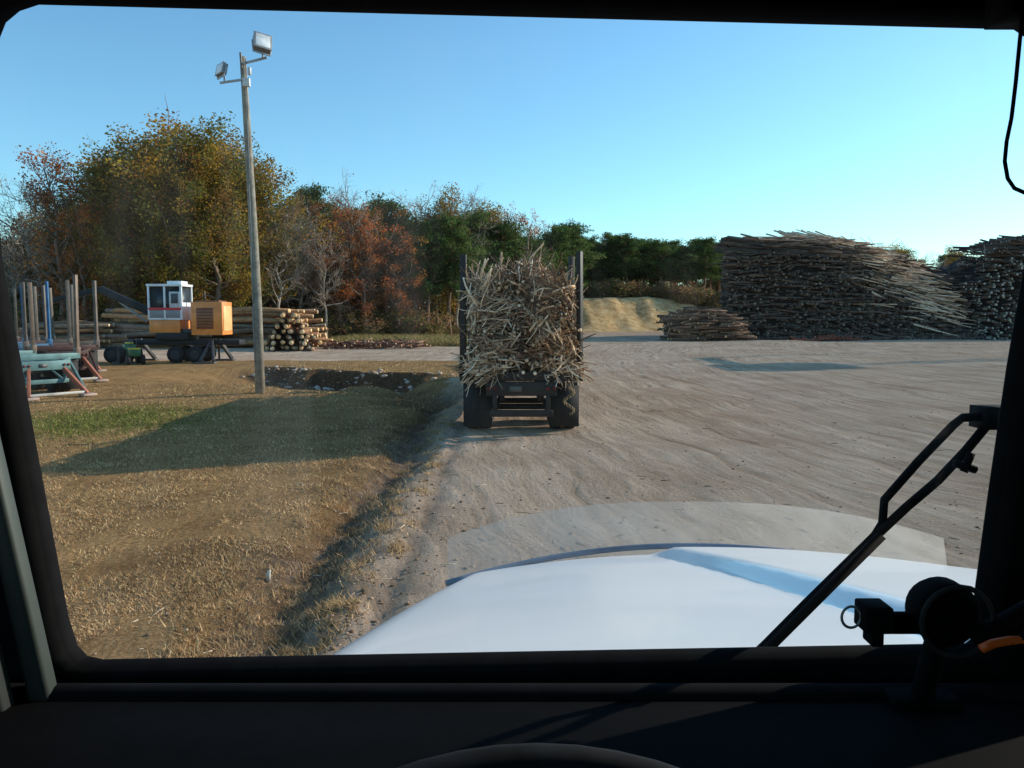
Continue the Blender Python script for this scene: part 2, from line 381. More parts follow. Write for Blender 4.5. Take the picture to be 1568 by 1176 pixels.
hero=[('bare',62,76,16.5,1.),('rust',98,74,18.0,.95),('bare',30,80,12.5,.9),('bare',6,74,9,.9),('oak',150,78,17.0,1.0),('oak',205,80,18.2,1.1),('oak',243,75,19.0,1.2),
('oak',300,74,20.2,1.3),('oak',352,76,19.8,1.25),('oak',398,78,17.8,1.1),('oak',330,71,14.5,1.),('oak',270,72,15,1.),('oak',180,73,13.5,1.),('rust',135,72,13,.9),
('bare',428,77,14.0,.9),('bare',462,82,13.5,.9),('pine',482,90,16.8,1.0),('bare',540,86,16.8,1.0),('rust',520,83,14.3,1.0),('rust',560,84,13.8,1.1),('pine',592,92,15.6,1.0),('bare',500,80,11.5,.9),('rust',612,86,11.5,1.),
('bare',640,94,17.2,1.0),('oak',668,93,16.6,.95),('bare',700,96,17.2,1.),('pine',655,88,12.5,1.),('pine',690,90,13.5,1.1),('pine',730,98,15.0,1.1),('oak',752,103,16.6,.9),('rust',790,108,16.8,.85),('pine',770,100,14,1.2),
('rust',815,112,15.8,.8),('pine',800,104,13,1.2),('pine',838,112,14.4,1.2),('pine',868,120,15.4,1.2)]
nmz={'oak':'oak_tree','bare':'bare_tree','rust':'russet_oak_tree','pine':'pine_tree'}
for i,(k,u,Yd,h,w) in enumerate(hero):
    put(nmz[k],TM[k][i%len(TM[k])],P(u,Yd),Yd,h,None,w)
fo=empty('forest')
lim_u=[-200,60,200,300,400,470,600,700,800,870,900,1000,1100,1200,1400,1600,1900]
lim_h=[10,13,17,19,17,15.5,15.5,16,15.0,14.0,11.6,11.2,11.4,11,11,12,12]
lim_y=[85,86,88,88,90,94,98,102,116,126,132,150,160,165,165,165,165]
for i in range(185):
    u=-120+1800*R.rand(); y0=np.interp(u,lim_u,lim_y); Yd=y0+2+R.rand()**1.3*28; h=np.interp(u,lim_u,lim_h)*(.82+.2*R.rand())
    k=R.choice(['oak','pine','bare','rust'],p=[.42,.34,.10,.14] if u<640 else ([.12,.68,.1,.1] if u<1130 else [.3,.35,.25,.1]))
    put(k,TM[k][R.randint(len(TM[k]))],P(u,Yd),Yd,h,fo,1.25)
for i,u in enumerate(np.linspace(884,1100,18)):
    Yd=138+R.rand()*12; put('pine',TM['pine'][i%4],P(u,Yd),Yd,9.2+2.2*R.rand(),fo,1.4)
for i,u in enumerate([1215,1225,1362,1376,1410,1440,1470,1480,1500,1530,1556,1590]):
    Yd=140+R.rand()*8; k='oak' if i in(2,3) else('bare' if i%3 else 'oak'); put(k,TM[k][i%3],P(u,Yd),Yd,[13.4,13.0,14.2,13.8,13,13.4,14.2,14.2,13,13,13,12][i],fo,1.1)
un=empty('undergrowth')
for i in range(170):
    u=-20+860*R.rand(); y0=np.interp(u,lim_u,lim_y)-14; Yd=y0+R.rand()*14
    put('shrub',BM[i%3],P(u,Yd),Yd,(1.5+2.4*R.rand()**1.5)*(1 if u<640 else .8),un,1.4)
for i in range(56):
    u=-60+1180*(i+R.rand())/56; y0=np.interp(u,lim_u,lim_y); Yd=y0+26+R.rand()*12
    put('shrub',BM[i%3],P(u,Yd),Yd,5+2.5*R.rand(),un,1.5)
for i in range(40):
    u=860+260*R.rand(); Yd=134+R.rand()*6; put('shrub',BM[i%3],P(u,Yd),Yd,1.8+1.5*R.rand(),un,1.5)
# ---------------------------------------------------------------- log piles
def log(a,c,d,L,r,bark,end,sides=8,bend=.02):
    c=np.array(c,float); d=np.array(d,float); d/=np.linalg.norm(d); o=R.randn(3)*L*bend
    tube(a,[c-d*L/2,c+o,c+d*L/2],[r,r*.93,r*.75],sides,bark,end)
BK=[(.26,.135,.07),(.32,.18,.09),(.17,.11,.07),(.40,.21,.10),(.2,.15,.11)]
EN=[(.78,.50,.24),(.82,.58,.32),(.68,.44,.22),(.46,.34,.22)]
pick=lambda L:L[R.randint(len(L))]
a=Acc()
for row in range(8):
    for k in range(13-row//2):
        for seg in range(3):
            yv=60.5+k*.42+R.randn()*.05+row*.18; z=.22+row*.37+R.randn()*.03
            xr=-15.0-row*.28+R.randn()*.6-seg*7.3
            if seg==2 and row>4: continue
            L=6.3+R.rand()
            log(a,(xr-L/2,yv,z),(1,-.18+R.randn()*.03,.01*R.randn()),L,.15+.07*R.rand(),pick(BK),pick(EN))
obj('log_stack',a,M_wood)
a=Acc()
for row in range(7):
    for k in range(9-row):
        log(a,(-17.5+k*.45+row*.22+R.randn()*.06-.4,58.5+R.randn()*.5,.2+row*.38),(.32+R.randn()*.05,-1,R.randn()*.01),5,.16+.07*R.rand(),pick(BK),pick(EN))
obj('log_stack',a,M_wood)
a=Acc()
for i in range(260):
    xq=-14+R.rand()*7; yq=59+R.rand()*5; log(a,(xq,yq,.1+.4*R.rand()),R.randn(3)*[1,1,.15],.5+1.6*R.rand(),.03+.05*R.rand(),pick([(.14,.07,.05),(.22,.10,.06),(.25,.15,.10)]),pick(EN),5)
obj('bark_heap',a,M_wood)
# big pulpwood pile
def Hx0(x_): return np.interp(x_,[21.6,22.0,23.2,34,39.5,44,46.5,48,50,53,56,72,75],[0,7.6,10.2,10.1,9.2,7.8,6.6,6.8,9.0,10.2,10.6,11,0])
def Hx(x_,y_=85.): return Hx0(x_-np.clip((np.asarray(y_)-84)*.29,0,9)*np.clip((38-np.asarray(x_))/12,0,1))
def run(x_): return np.interp(x_,[22,30,42,46.5,49,72],[3.2,4.2,8.5,8.0,3.4,3.4])
def Hy(y_,x_): return ss(81,81+run(x_),y_)*ss(106,98,y_)
BK_SHADE=[(.08,.057,.045),(.11,.08,.06),(.055,.043,.036),(.15,.105,.08),(.09,.08,.068)]  # bark darkened so the pile face carries its shade in the colour
a=Acc()
gx=np.linspace(21.7,76,140); gy=np.linspace(79,107,60); GX,GY=np.meshgrid(gx,gy,indexing='ij')
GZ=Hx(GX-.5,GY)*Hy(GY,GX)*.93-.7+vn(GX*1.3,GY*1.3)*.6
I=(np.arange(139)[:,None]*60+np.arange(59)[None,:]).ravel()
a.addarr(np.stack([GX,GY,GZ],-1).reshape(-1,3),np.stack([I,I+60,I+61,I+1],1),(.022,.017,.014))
cnt=0
while cnt<3700:   # stems laid butt-out in the face, courses stacked up, face shade painted into bark and ends
    xq=21.9+R.rand()*38; yq=80.9+R.rand()**1.2*9.5; H=float(Hx(xq,yq)); e=.5
    z=float(H*Hy(yq,xq)); zy=float(H*(Hy(yq+e,xq)-Hy(yq-e,xq)))/2/e
    if R.rand()>min(1,.10+abs(zy)*.33): continue
    cnt+=1; z=max(.12,z-R.rand()*.45)
    right=xq>47.5
    if z<.86*H and R.rand()<(.80 if not right else .97):
        d=np.array([.12*R.randn(),-1,.06*R.randn()]); L=2.4+1.2*R.rand(); c=(xq,yq+1.0+.2*R.randn(),z); r=.08+.12*R.rand()
    else:
        th=R.randn()*.3; d=np.array([math.cos(th),math.sin(th),-.04+.06*R.randn()]); L=3+4*R.rand(); c=(np.clip(xq,22.0+L*.47,80),yq+.3,z+.05); r=.05+.08*R.rand()
        if right: c=(max(c[0],49+L*.5),c[1],c[2])
    log(a,c,d,L,r,pick(BK_SHADE),pick([(.15,.115,.085),(.11,.09,.07),(.22,.17,.13),(.07,.06,.05)] if not right else [(.34,.33,.27),(.24,.24,.2),(.46,.43,.35),(.12,.12,.10)]),8)
for i in range(420):   # left end of the pile, butts and loose tops poking out
    yq=82+R.rand()*16; xe=21.8+max(0,(yq-84)*.29)*.95; zt=float(Hx0(23)*Hy(yq,24)); z=.2+zt*R.rand()
    th=R.randn()*.35; L=1.6+2.5*R.rand(); log(a,(xe+L*.42+.25*z/10+R.rand()*.3,yq,z),(math.cos(th),math.sin(th),.10*R.randn()),L,.05+.10*R.rand(),pick(BK_SHADE+[(.2,.15,.11)]),pick([(.3,.23,.17),(.2,.16,.12)]),7)
for i in range(460):   # top course, long stems lying across
    xq=23+R.rand()*21; yq=84.5+R.rand()*9; L=4+5*R.rand(); sl=(float(Hx0(xq+1.5))-float(Hx0(max(xq-1.5,23.2))))/3
    H=float(Hx(xq,yq)); z=float(H*Hy(yq,xq)); 
    if z<8*.9 and xq<40: continue
    log(a,(max(xq,22.2+max(0,(yq-84)*.29)+L*.48),yq,z+.05+.25*R.rand()),(1,.35*R.randn(),sl+.05*R.randn()),L,.04+.07*R.rand(),pick([(.22,.15,.11),(.3,.21,.15),(.15,.11,.08)]),(.5,.4,.3),6)
for i in range(330):   # fresh pale stems that have slid down the slope
    f=R.rand(); xq=31+15.5*f; yq=88-3.0*f+R.randn()*1.2; z=float(Hx(xq,yq)*Hy(yq,xq))+.1+.6*R.rand()
    th=-.15+R.randn()*.35; log(a,(xq,yq,z),(math.cos(th),math.sin(th),-.20+.10*R.randn()),2.5+4.5*R.rand(),.04+.06*R.rand(),pick([(.66,.48,.33),(.76,.60,.44),(.46,.32,.22)]),(.75,.6,.44),6)
for i in range(14): log(a,(24+i*1.3+R.rand(),87+R.rand()*4,9.9+.3*R.rand()),(R.randn()*.9,0,1),1.6+1.6*R.rand(),.03,(.3,.22,.16),(.5,.4,.3),5)
obj('pulpwood_pile',a,M_wood)
a=Acc()
for i in range(430):
    q=R.rand(); xq=15.6+6.6*q; top_=3.0*math.sin(math.pi*min(1,.16+q*.74))**.6+.1; yq=77+R.rand()*5; z=.15+top_*R.rand()*min(1,(yq-76.0)/2.0)
    th=R.randn()*.3+.15; log(a,(xq,yq,z),(math.cos(th),math.sin(th),.08*R.randn()),1.3+1.6*R.rand(),.06+.08*R.rand(),pick([(.17,.10,.065),(.23,.14,.09),(.11,.075,.055)]),pick(EN),7)
obj('log_heap',a,M_wood)
a=Acc()
for i in range(160):
    xq=31+R.randn()*1.5; yq=78+R.randn()*.7; log(a,(xq,yq,.05+.35*R.rand()*math.exp(-(xq-31)**2/3)),R.randn(3)*[1,1,.3],.4+1.2*R.rand(),.03+.04*R.rand(),pick([(.34,.10,.06),(.22,.09,.06)]),(.3,.15,.1),5)
obj('bark_heap',a,M_wood)
# ---------------------------------------------------------------- log trailers
def trailer(par,L,fc,stc,stakes=4,y0=.5,sh=3.85):
    a=Acc()
    for s in(-1,1): box(a,(s*.42,L/2,1.05),(.14,L,.26),fc)
    for yv in np.linspace(.9,L-1,6): box(a,(0,yv,1.02),(.7,.1,.14),fc)
    box(a,(0,.02,1.02),(1.5,.12,.30),fc)
    for s in(-1,1):
        box(a,(s*.56,-.02,.72),(.09,.08,.36),fc); beam(a,(s*.56,.05,.5),(s*.42,.9,.95),.07,.07,fc)
        beam(a,(s*.5,.1,1.1),(s*1.15,.6,1.25),.09,.1,fc)
    box(a,(0,-.02,.5),(1.34,.11,.14),fc)
    for yv in (1.25,2.5):
        tube(a,[(-1.1,yv,.5),(1.1,yv,.5)],.07,8,(.03,.03,.03))
        for s in(-1,1): box(a,(s*.42,yv,.78),(.1,.9,.22),(.04,.04,.04))
    ys_=np.linspace(y0,L-.5,stakes)
    for yv in ys_: box(a,(0,yv,1.28),(2.6,.2,.2),fc)
    obj('frame',a,M_metal,par,bevel=.012)
    a=Acc()
    for i,yv in enumerate(ys_):
        for s in(-1,1):
            lean=.04*R.randn()
            beam(a,(s*1.24,yv,1.2),(s*(1.24+lean),yv+.03*R.randn(),sh+.12*R.randn()),.10,.13,stc)
            box(a,(s*1.24,yv,1.42),(.16,.2,.3),stc)
    obj('stakes',a,M_metal,par,bevel=.01)
    a=Acc()
    for yv in (1.25,2.5):
        for s in(-1,1):
            for o in(.78,1.10): wheel(a,np.array((s*o,yv,.5)),.5,.27)
    obj('wheels',a,M_rub,par,smooth=False)
    a=Acc()
    for s in(-1,1):
        box(a,(s*.95,.52,.62),(.62,.02,.95),(.02,.02,.02)); box(a,(s*.95,.52,1.12),(.66,.05,.05),(.06,.06,.06))
    obj('mudflaps',a,M_rub,par)
    a=Acc()
    for s in(-1,1):
        for o in(0,.14): tube(a,[(s*(.55+o),-.045,1.03),(s*(.55+o),-.07,1.03)],.04,12,(.12,.008,.006))
    box(a,(-.12,-.045,1.02),(.26,.012,.12),(.10,.10,.09))
    obj('tail_lights',a,M_paint,par)
trk=empty('log_truck',(.2,16.9,0))
trailer(trk,12.2,(.022,.019,.017),(.022,.019,.017),5,.10,3.85)
BL=[(.22,.145,.095),(.30,.20,.135),(.11,.075,.055),(.16,.11,.075)]
TL=[(.66,.47,.31),(.80,.61,.43),(.50,.34,.21),(.34,.22,.14),(.86,.71,.54)]
def top(x_,y_): return 3.20+.22*math.cos((x_)*1.3)+.16*math.sin(y_*1.1+1)+.12*math.sin(y_*2.7)+.14*math.sin(x_*4+1)
a=Acc()
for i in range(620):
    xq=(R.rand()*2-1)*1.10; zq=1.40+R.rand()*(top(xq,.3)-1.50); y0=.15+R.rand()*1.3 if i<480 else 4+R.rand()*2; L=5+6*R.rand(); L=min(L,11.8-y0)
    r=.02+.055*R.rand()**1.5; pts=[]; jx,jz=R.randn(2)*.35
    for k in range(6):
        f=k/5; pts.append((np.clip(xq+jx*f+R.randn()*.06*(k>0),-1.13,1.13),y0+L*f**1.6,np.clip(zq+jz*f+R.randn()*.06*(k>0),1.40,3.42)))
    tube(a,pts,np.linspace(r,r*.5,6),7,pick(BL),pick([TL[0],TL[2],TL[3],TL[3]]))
obj('logs',a,M_wood,trk)
a=Acc()
def twig(p,d,L,r,col,cr=.16,tip=.45):
    pts=[np.array(p,float)]; d=np.array(d,float); d/=np.linalg.norm(d)
    for k in range(4):
        d=d+R.randn(3)*cr; d/=np.linalg.norm(d); pts.append(pts[-1]+d*L/4)
    tube(a,pts,np.linspace(r,r*tip,5),5,col,pick(TL[:3]))
    if R.rand()<.45:
        b=pts[1+R.randint(2)]; d2=d+R.randn(3)*.7; d2/=np.linalg.norm(d2); tube(a,[b,b+d2*L*.22,b+d2*L*.42+R.randn(3)*.02],[r*.7,r*.5,r*.35],4,col)
for i in range(2300):   # limbs and broken tops at the butt end, seen at every angle
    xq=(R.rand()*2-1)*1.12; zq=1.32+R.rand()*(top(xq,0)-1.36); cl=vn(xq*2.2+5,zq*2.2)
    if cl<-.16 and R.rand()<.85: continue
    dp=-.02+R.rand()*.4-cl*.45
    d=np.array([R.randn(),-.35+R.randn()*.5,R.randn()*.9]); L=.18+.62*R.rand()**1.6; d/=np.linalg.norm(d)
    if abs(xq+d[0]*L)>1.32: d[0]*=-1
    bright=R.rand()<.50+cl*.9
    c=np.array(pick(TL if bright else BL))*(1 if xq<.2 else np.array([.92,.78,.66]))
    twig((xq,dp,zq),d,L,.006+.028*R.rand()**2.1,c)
for i in range(170):
    xq=(R.rand()*2-1)*1.1; zq=1.35+R.rand()*(top(xq,0)-1.45)
    twig((xq,.25,zq),(.2*R.randn(),-1,.2*R.randn()),.25+.22*R.rand(),.02+.03*R.rand(),pick(BL),.06,.95)
for i in range(1000):
    yq=.2+R.rand()*11.5; s=R.rand()
    if s<.6: xq=(R.rand()*2-1)*1.1; zq=top(xq,yq)-.3*R.rand(); d=np.array([R.randn()*.5,R.randn()*.9,.15+.3*R.randn()])
    else: sg=1 if s<.8 else -1; xq=sg*1.05; zq=1.5+R.rand()*1.6; d=np.array([sg*.12+.15*R.randn(),R.randn(),.1+.5*R.randn()])
    twig((xq,yq,zq),d,.25+.6*R.rand()**1.5,.010+.022*R.rand()**2,pick(TL if R.rand()<.35 else BL))
for i in range(260):
    sg=R.choice([-1,1]); xq=sg*(.45+.7*R.rand()); twig((xq,.0+.3*R.rand(),1.3+.35*R.rand()),(sg*.6+.3*R.randn(),-.4,-.15+.4*R.randn()),.18+.4*R.rand(),.008+.022*R.rand(),pick(TL))
obj('branches',a,M_twig,trk)
a=Acc()
for k in range(26):
    t=k/25; p=np.array([1.0+.10*math.sin(t*9),-.08,1.05-.55*t]); th=np.linspace(0,2*np.pi,9)[:-1]
    ring=np.stack([p[0]+.025*np.cos(th)*(1 if k%2 else .3),p[1]+.02*np.cos(th)*(0 if k%2 else 1),p[2]+.03*np.sin(th)],1); tube(a,ring,.008,4,(.3,.2,.1),closed=True)
obj('binder_chain',a,M_metal,trk)
a=Acc(); wb=(.5,.5,.52)
box(a,(0,13.6,2.1),(2.2,1.8,1.8),wb); box(a,(0,15.1,1.7),(1.7,1.6,1.1),wb); box(a,(0,12.68,2.4),(1.5,.03,.6),(.03,.04,.05))
for s in(-1,1): box(a,(s*.42,12.8,.95),(.16,6.2,.25),(.04,.04,.04)); box(a,(s*1.11,13.7,2.4),(.02,.9,.6),(.03,.04,.05)); tube(a,[(s*1.1,12.5,1.2),(s*1.1,12.5,3.2)],.07,10,(.5,.5,.5)); box(a,(s*1.0,15.3,1.1),(.5,1.3,.1),wb)
obj('tractor_cab',a,M_paint,trk,bevel=.05)
a=Acc()
for yv in(10.6,11.9):
    for s in(-1,1): wheel(a,np.array((s*.95,yv,.5)),.5,.5)
for s in(-1,1): wheel(a,np.array((s*1.0,15.3,.5)),.5,.28)
obj('tractor_wheels',a,M_rub,trk)
for (px,py,rz,fc,stc,ns) in [(-15.1,26.0,.95,(.12,.22,.22),(.16,.11,.08),4),(-16.9,30.5,.80,(.07,.035,.03),(.14,.11,.09),4),(-19.6,32.0,.82,(.05,.12,.2),(.04,.13,.26),4),(-20.0,36.5,.8,(.06,.05,.045),(.12,.10,.08),4)]:
    e=empty('empty_log_trailer',(px,py,g1(px,py)),rz); trailer(e,10.5,fc,stc,ns,.5,3.95)
    a=Acc()
    for s in(-1,1):
        beam(a,(s*.9,-.75,.08),(s*.5,.1,1.0),.10,.13,(.35,.12,.07)); beam(a,(s*.9,-.75,.08),(s*.95,.5,1.15),.07,.09,fc); box(a,(s*.9,-.78,.05),(.45,.35,.08),(.42,.30,.24))
    beam(a,(-.9,-.7,.14),(.9,-.7,.14),.08,.08,(.5,.48,.44))
    obj('rear_supports',a,M_metal,e,bevel=.01)
e=empty('yard_tractor',(-19.6,41.5,0),-.9); e.scale=(.72,.72,.72); a=Acc(); gn=(.03,.13,.05); ye=(.6,.48,.05)
box(a,(0,0,.85),(1.5,.7,.5),gn); box(a,(-.95,0,1.0),(.6,.75,.8),gn); box(a,(.35,0,1.13),(.9,.72,.1),ye); box(a,(-1.0,0,1.5),(.5,.5,.1),ye); tube(a,[(.3,.2,1.1),(.3,.2,1.9)],.04,8,(.03,.03,.03)); tube(a,[(-.5,0,1.2),(-.35,0,1.6)],.02,6,(.03,.03,.03))
obj('body',a,M_paint,e,bevel=.04)
a=Acc()
for s in(-1,1): wheel(a,np.array((-.9,s*.6,.6)),.6,.35,'y',ye); wheel(a,np.array((.7,s*.5,.35)),.35,.22,'y',ye)
obj('wheels',a,M_rub,e)
# ---------------------------------------------------------------- knuckleboom loader
e=empty('log_loader',(-17.4,43.2,0)); e.scale=(.94,.94,.94); OR=(.80,.27,.06); WH=(.78,.79,.80); BKc=(.02,.02,.022)
a=Acc(); box(a,(-.2,0,1.15),(6.6,1.0,.28),BKc); box(a,(-.6,0,1.5),(1.8,1.6,.4),BKc)
for s in(-1,1):
    for xo in(1.55,-3.0):
        beam(a,(xo,s*.5,1.3),(xo+.42,s*1.5,.12),.16,.2,(.06,.06,.06)); beam(a,(xo,s*.5,1.3),(xo-.35,s*1.5,.12),.12,.14,(.10,.09,.09)); box(a,(xo,s*1.5,.06),(1.1,.5,.1),(.12,.11,.1))
obj('carrier',a,M_metal,e,bevel=.02)
a=Acc()
for xo in(-.35,.75,-3.9):
    for s in(-1,1): wheel(a,np.array((xo,s*.85,.48)),.48,.4,'y')
obj('wheels',a,M_rub,e)
a=Acc(); box(a,(-1.0,0,2.05),(1.7,1.5,.7),OR); box(a,(1.4,0,2.5),(1.75,1.6,1.85),OR); box(a,(1.3,-.81,2.5),(.95,.03,1.2),(.28,.09,.03)); box(a,(2.29,0,2.5),(.03,1.3,1.4),(.75,.48,.2)); box(a,(1.4,0,3.46),(1.3,1.2,.08),(.25,.1,.04))
for k in range(7): box(a,(1.3,-.835,2.0+k*.17),(.85,.02,.04),(.08,.03,.015))
tube(a,[(.9,.3,3.45),(.9,.3,4.0)],.06,8,BKc); box(a,(.25,0,1.75),(.8,1.2,.3),BKc)
obj('engine_housing',a,M_paint,e,bevel=.04)
a=Acc()
for sx in(-1.85,-.95,-.03):
    for s in(-.72,.72): box(a,(sx,s,3.38),(.10 if sx<-.5 else .12,.1,1.85),WH)
box(a,(-.94,0,4.36),(2.0,1.6,.13),WH); box(a,(-.5,0,4.5),(.8,.9,.2),WH); box(a,(-.94,0,2.5),(1.86,1.5,.16),WH)
box(a,(-.94,-.74,2.78),(1.80,.05,.5),(.25,.25,.26)); box(a,(-.94,-.775,3.04),(1.84,.02,.14),(.6,.03,.03)); box(a,(-.03,0,2.95),(.06,1.4,.9),WH); box(a,(-.38,-.745,3.55),(.6,.05,.9),(.55,.56,.58)); box(a,(-.38,-.775,3.62),(.4,.02,.55),(.05,.06,.07))
obj('operator_cab',a,M_paint,e,bevel=.02)
a=Acc(); box(a,(-.94,0,3.4),(1.72,1.36,1.75),(.02,.025,.03)); obj('cab_glass',a,M_paint,e)
a=Acc(); beam(a,(-1.6,.2,2.6),(-5.0,.2,4.15),.3,.42,BKc); beam(a,(-5.0,.2,4.15),(-9.0,.1,3.2),.24,.3,BKc); beam(a,(-2.4,.2,2.3),(-4.0,.2,3.5),.12,.12,(.3,.3,.3)); beam(a,(-9,.1,3.2),(-9,.1,1.8),.08,.08,BKc)
for s in(-1,1): beam(a,(-9,.1,1.8),(-9+s*.5,.1,1.2),.12,.3,BKc); beam(a,(-9+s*.5,.1,1.2),(-9+s*.15,.1,.6),.1,.3,BKc)
obj('boom_and_grapple',a,M_metal,e,bevel=.02)
e=empty('added_shadow_crane',(35.4,48.6,0)); a=Acc()  # unseen crane, added out of view to cast a shadow on the yard
for sx in(-1,1):
    for s in(-1,1): beam(a,(sx*1.0,s*1.0,0),(sx*.5,s*.5,9.0),.18,.18,(.4,.2,.05))
for z in(2,4,6): 
    q=1-z*.061
    for s in(-1,1): beam(a,(-q,s*q,z),(q,s*q,z),.1,.1,(.4,.2,.05)); beam(a,(s*q,-q,z),(s*q,q,z),.1,.1,(.4,.2,.05))
box(a,(0,0,10.1),(2.6,4.8,2.2),(.4,.2,.05)); box(a,(-1.32,0,10.3),(.03,1.8,1.2),(.03,.04,.05)); beam(a,(0,1,10.8),(4,10,13),.35,.5,(.4,.2,.05)); beam(a,(4,10,13),(6.5,13,7),.25,.35,(.4,.2,.05))
obj('shadow_crane_body',a,M_paint,e)
# ---------------------------------------------------------------- flood light pole
e=empty('light_pole',(-8.5,27,g1(-8.5,27))); a=Acc()
tube(a,[(0,0,-.5),(-.02,0,3),(-.1,0,6),(-.2,0,9),(-.27,0,11.0)],[.165,.15,.135,.115,.10],14,(.27,.24,.195)); obj('wooden_pole',a,M_bark,e,smooth=True)
a=Acc(); gm=(.35,.36,.37)
beam(a,(-.27,-.12,10.75),(.55,-.12,10.95),.05,.07,gm); beam(a,(-.27,-.12,10.25),(-1.0,-.12,10.15),.05,.07,gm)
tube(a,[(.42,-.12,10.9),(.42,-.15,11.1)],.03,8,gm); tube(a,[(-.85,-.12,10.15),(-.85,-.12,10.35)],.03,8,gm)
tube(a,[(-.02,-.15,10.4),(-.02,-.15,10.62)],.06,10,(.5,.5,.5)); box(a,(-.12,-.16,10.15),(.22,.14,.26),(.6,.6,.6))
tube(a,[(-.3,-.14,11.1),(-.27,-.14,10.6)],.04,6,(.1,.1,.1))
for k in range(5): tube(a,[(-.1,-.17,1+k*2.0),(-.13,-.165,2.9+k*2.0)],.018,5,(.2,.2,.2))
def flood(c,s,rot):
    c=np.array(c); box(a,c,(s,s*.45,s*1.1),(.22,.22,.23),0,rot)
    m=np.array(rot.to_matrix()); box(a,c+m@np.array([0,-s*.25,0]),(s*1.08,s*.06,s*1.18),(.3,.3,.3),0,rot); box(a,c+m@np.array([0,-s*.285,0]),(s*.85,s*.02,s*.95),(.75,.76,.75),0,rot)
    for q in(-1,1): beam(a,c+m@np.array([q*s*.58,0,.05]),c+m@np.array([q*s*.5,0,-s*.75]),.03,.05,gm)
    beam(a,c+m@np.array([-s*.5,0,-s*.75]),c+m@np.array([s*.5,0,-s*.75]),.03,.05,gm)
flood((.42,-.2,11.35),.54,Euler((-.5,.15,.5))); flood((-.92,-.12,10.55),.36,Euler((-.35,-.2,-.6)))
obj('floodlights',a,M_metal,e,bevel=.01)
# ---------------------------------------------------------------- our truck: cab, hood, wiper
cab=empty('truck_cab')
outl=np.array([(-.4625,2.847),(-.456,2.861),(-.443,2.871),(-.4256,2.8765),(.452,2.855),(.463,2.848),(.471,2.83),(.474,2.78),(.474,2.65),(.462,2.55),(.450,2.42),(.443,2.335),(.442,2.288),(.437,2.2835),(-.395,2.2675),(-.410,2.271),(-.419,2.282),(-.426,2.31),(-.447,2.465),(-.4706,2.648),(-.4735,2.74),(-.471,2.81)])
cx,cz=0,2.57
def ray(poly,t):
    dx,dz=math.cos(t),math.sin(t); best=None
    n=len(poly)
    for i in range(n):
        ax,az=poly[i][0]-cx,poly[i][1]-cz; bx,bz=poly[(i+1)%n][0]-cx,poly[(i+1)%n][1]-cz
        ex,ez=bx-ax,bz-az; den=dx*ez-dz*ex
        if abs(den)<1e-12: continue
        s=(ax*ez-az*ex)/den; q=(ax*dz-az*dx)/den
        if s>0 and -1e-6<=q<=1+1e-6: best=s if best is None else max(best,s)
    return (cx+dx*best,cz+dz*best)
def panel(mir):
    rect=[(-.75,1.75),(.56,1.75),(.56,3.1),(-.75,3.1)]
    ang=sorted(list(np.linspace(-math.pi,math.pi,200,endpoint=False)+.003)+[math.atan2(z-cz,x_-cx) for x_,z in rect]+[math.atan2(z-cz,x_-cx) for x_,z in outl])
    hole=np.array([ray(outl,t) for t in ang]); out=np.array([ray(rect,t) for t in ang]); n=len(ang)
    def L(p,yv): 
        q=np.stack([p[:,0],np.full(n,yv),p[:,1]],1)
        if mir: q[:,0]=1.12-q[:,0]
        return q
    sc_=lambda k:(hole-[cx,cz])*k+[cx,cz]
    rings=[L(out,.730),L(sc_(1.035),.730),L(sc_(1.012),.738),L(sc_(1.0),.748),L(sc_(1.01),.757),L(sc_(1.085),.80),L(out,.81)]
    cols=[(.007,.007,.008),(.012,.012,.013),(.008,.008,.009),(.007,.007,.008),(.007,.007,.008),(.5,.5,.5)]
    a=Acc(); V=np.concatenate(rings); i=np.arange(n); j=(i+1)%n
    for k in range(6): a.addarr(V if k==0 else np.zeros((0,3)),(np.stack([k*n+i,k*n+j,(k+1)*n+j,(k+1)*n+i],1)-(a.n if k else 0)),cols[k])
    obj('windshield_frame',a,M_blk,cab)
    a=Acc(); g=L(sc_(1.035),.768); a.add(g,[list(range(n))],(1,1,1)); return a
def mat_glass():
    m,nt=nm('dust_reflection_glass_mat'); l=nt.links.new; tc=N(nt,'ShaderNodeTexCoord')  # dust on the pane; its vertical streaks stand in for windshield reflections
    mp=N(nt,'ShaderNodeMapping'); mp.inputs['Scale'].default_value=(22,1,2.4); mp.inputs['Rotation'].default_value=(0,.10,0); l(tc.outputs['Object'],mp.inputs[0])
    n1=N(nt,'ShaderNodeTexNoise',inp={'Scale':1.0,'Detail':3,'Roughness':.5}); l(mp.outputs[0],n1.inputs['Vector'])
    n2=N(nt,'ShaderNodeTexNoise',inp={'Scale':6,'Detail':3}); l(tc.outputs['Object'],n2.inputs['Vector'])
    ml=N(nt,'ShaderNodeMath',operation='MULTIPLY'); l(n1.outputs['Fac'],ml.inputs[0]); l(n2.outputs['Fac'],ml.inputs[1])
    mr=N(nt,'ShaderNodeMapRange',inp={1:.24,2:.42,3:.003,4:.030}); l(ml.outputs[0],mr.inputs[0])
    tp=N(nt,'ShaderNodeBsdfTransparent',inp={0:(.985,.99,.99,1)}); tl=N(nt,'ShaderNodeBsdfTranslucent',inp={0:(.9,.87,.82,1)})
    mx=N(nt,'ShaderNodeMixShader'); l(mr.outputs[0],mx.inputs[0]); l(tp.outputs[0],mx.inputs[1]); l(tl.outputs[0],mx.inputs[2])
    o=N(nt,'ShaderNodeOutputMaterial'); l(mx.outputs[0],o.inputs[0]); return m
MG=mat_glass()
for mir in(0,1): obj('windshield_glass',panel(mir),MG,cab)
a=Acc(); bc=(.008,.008,.009)
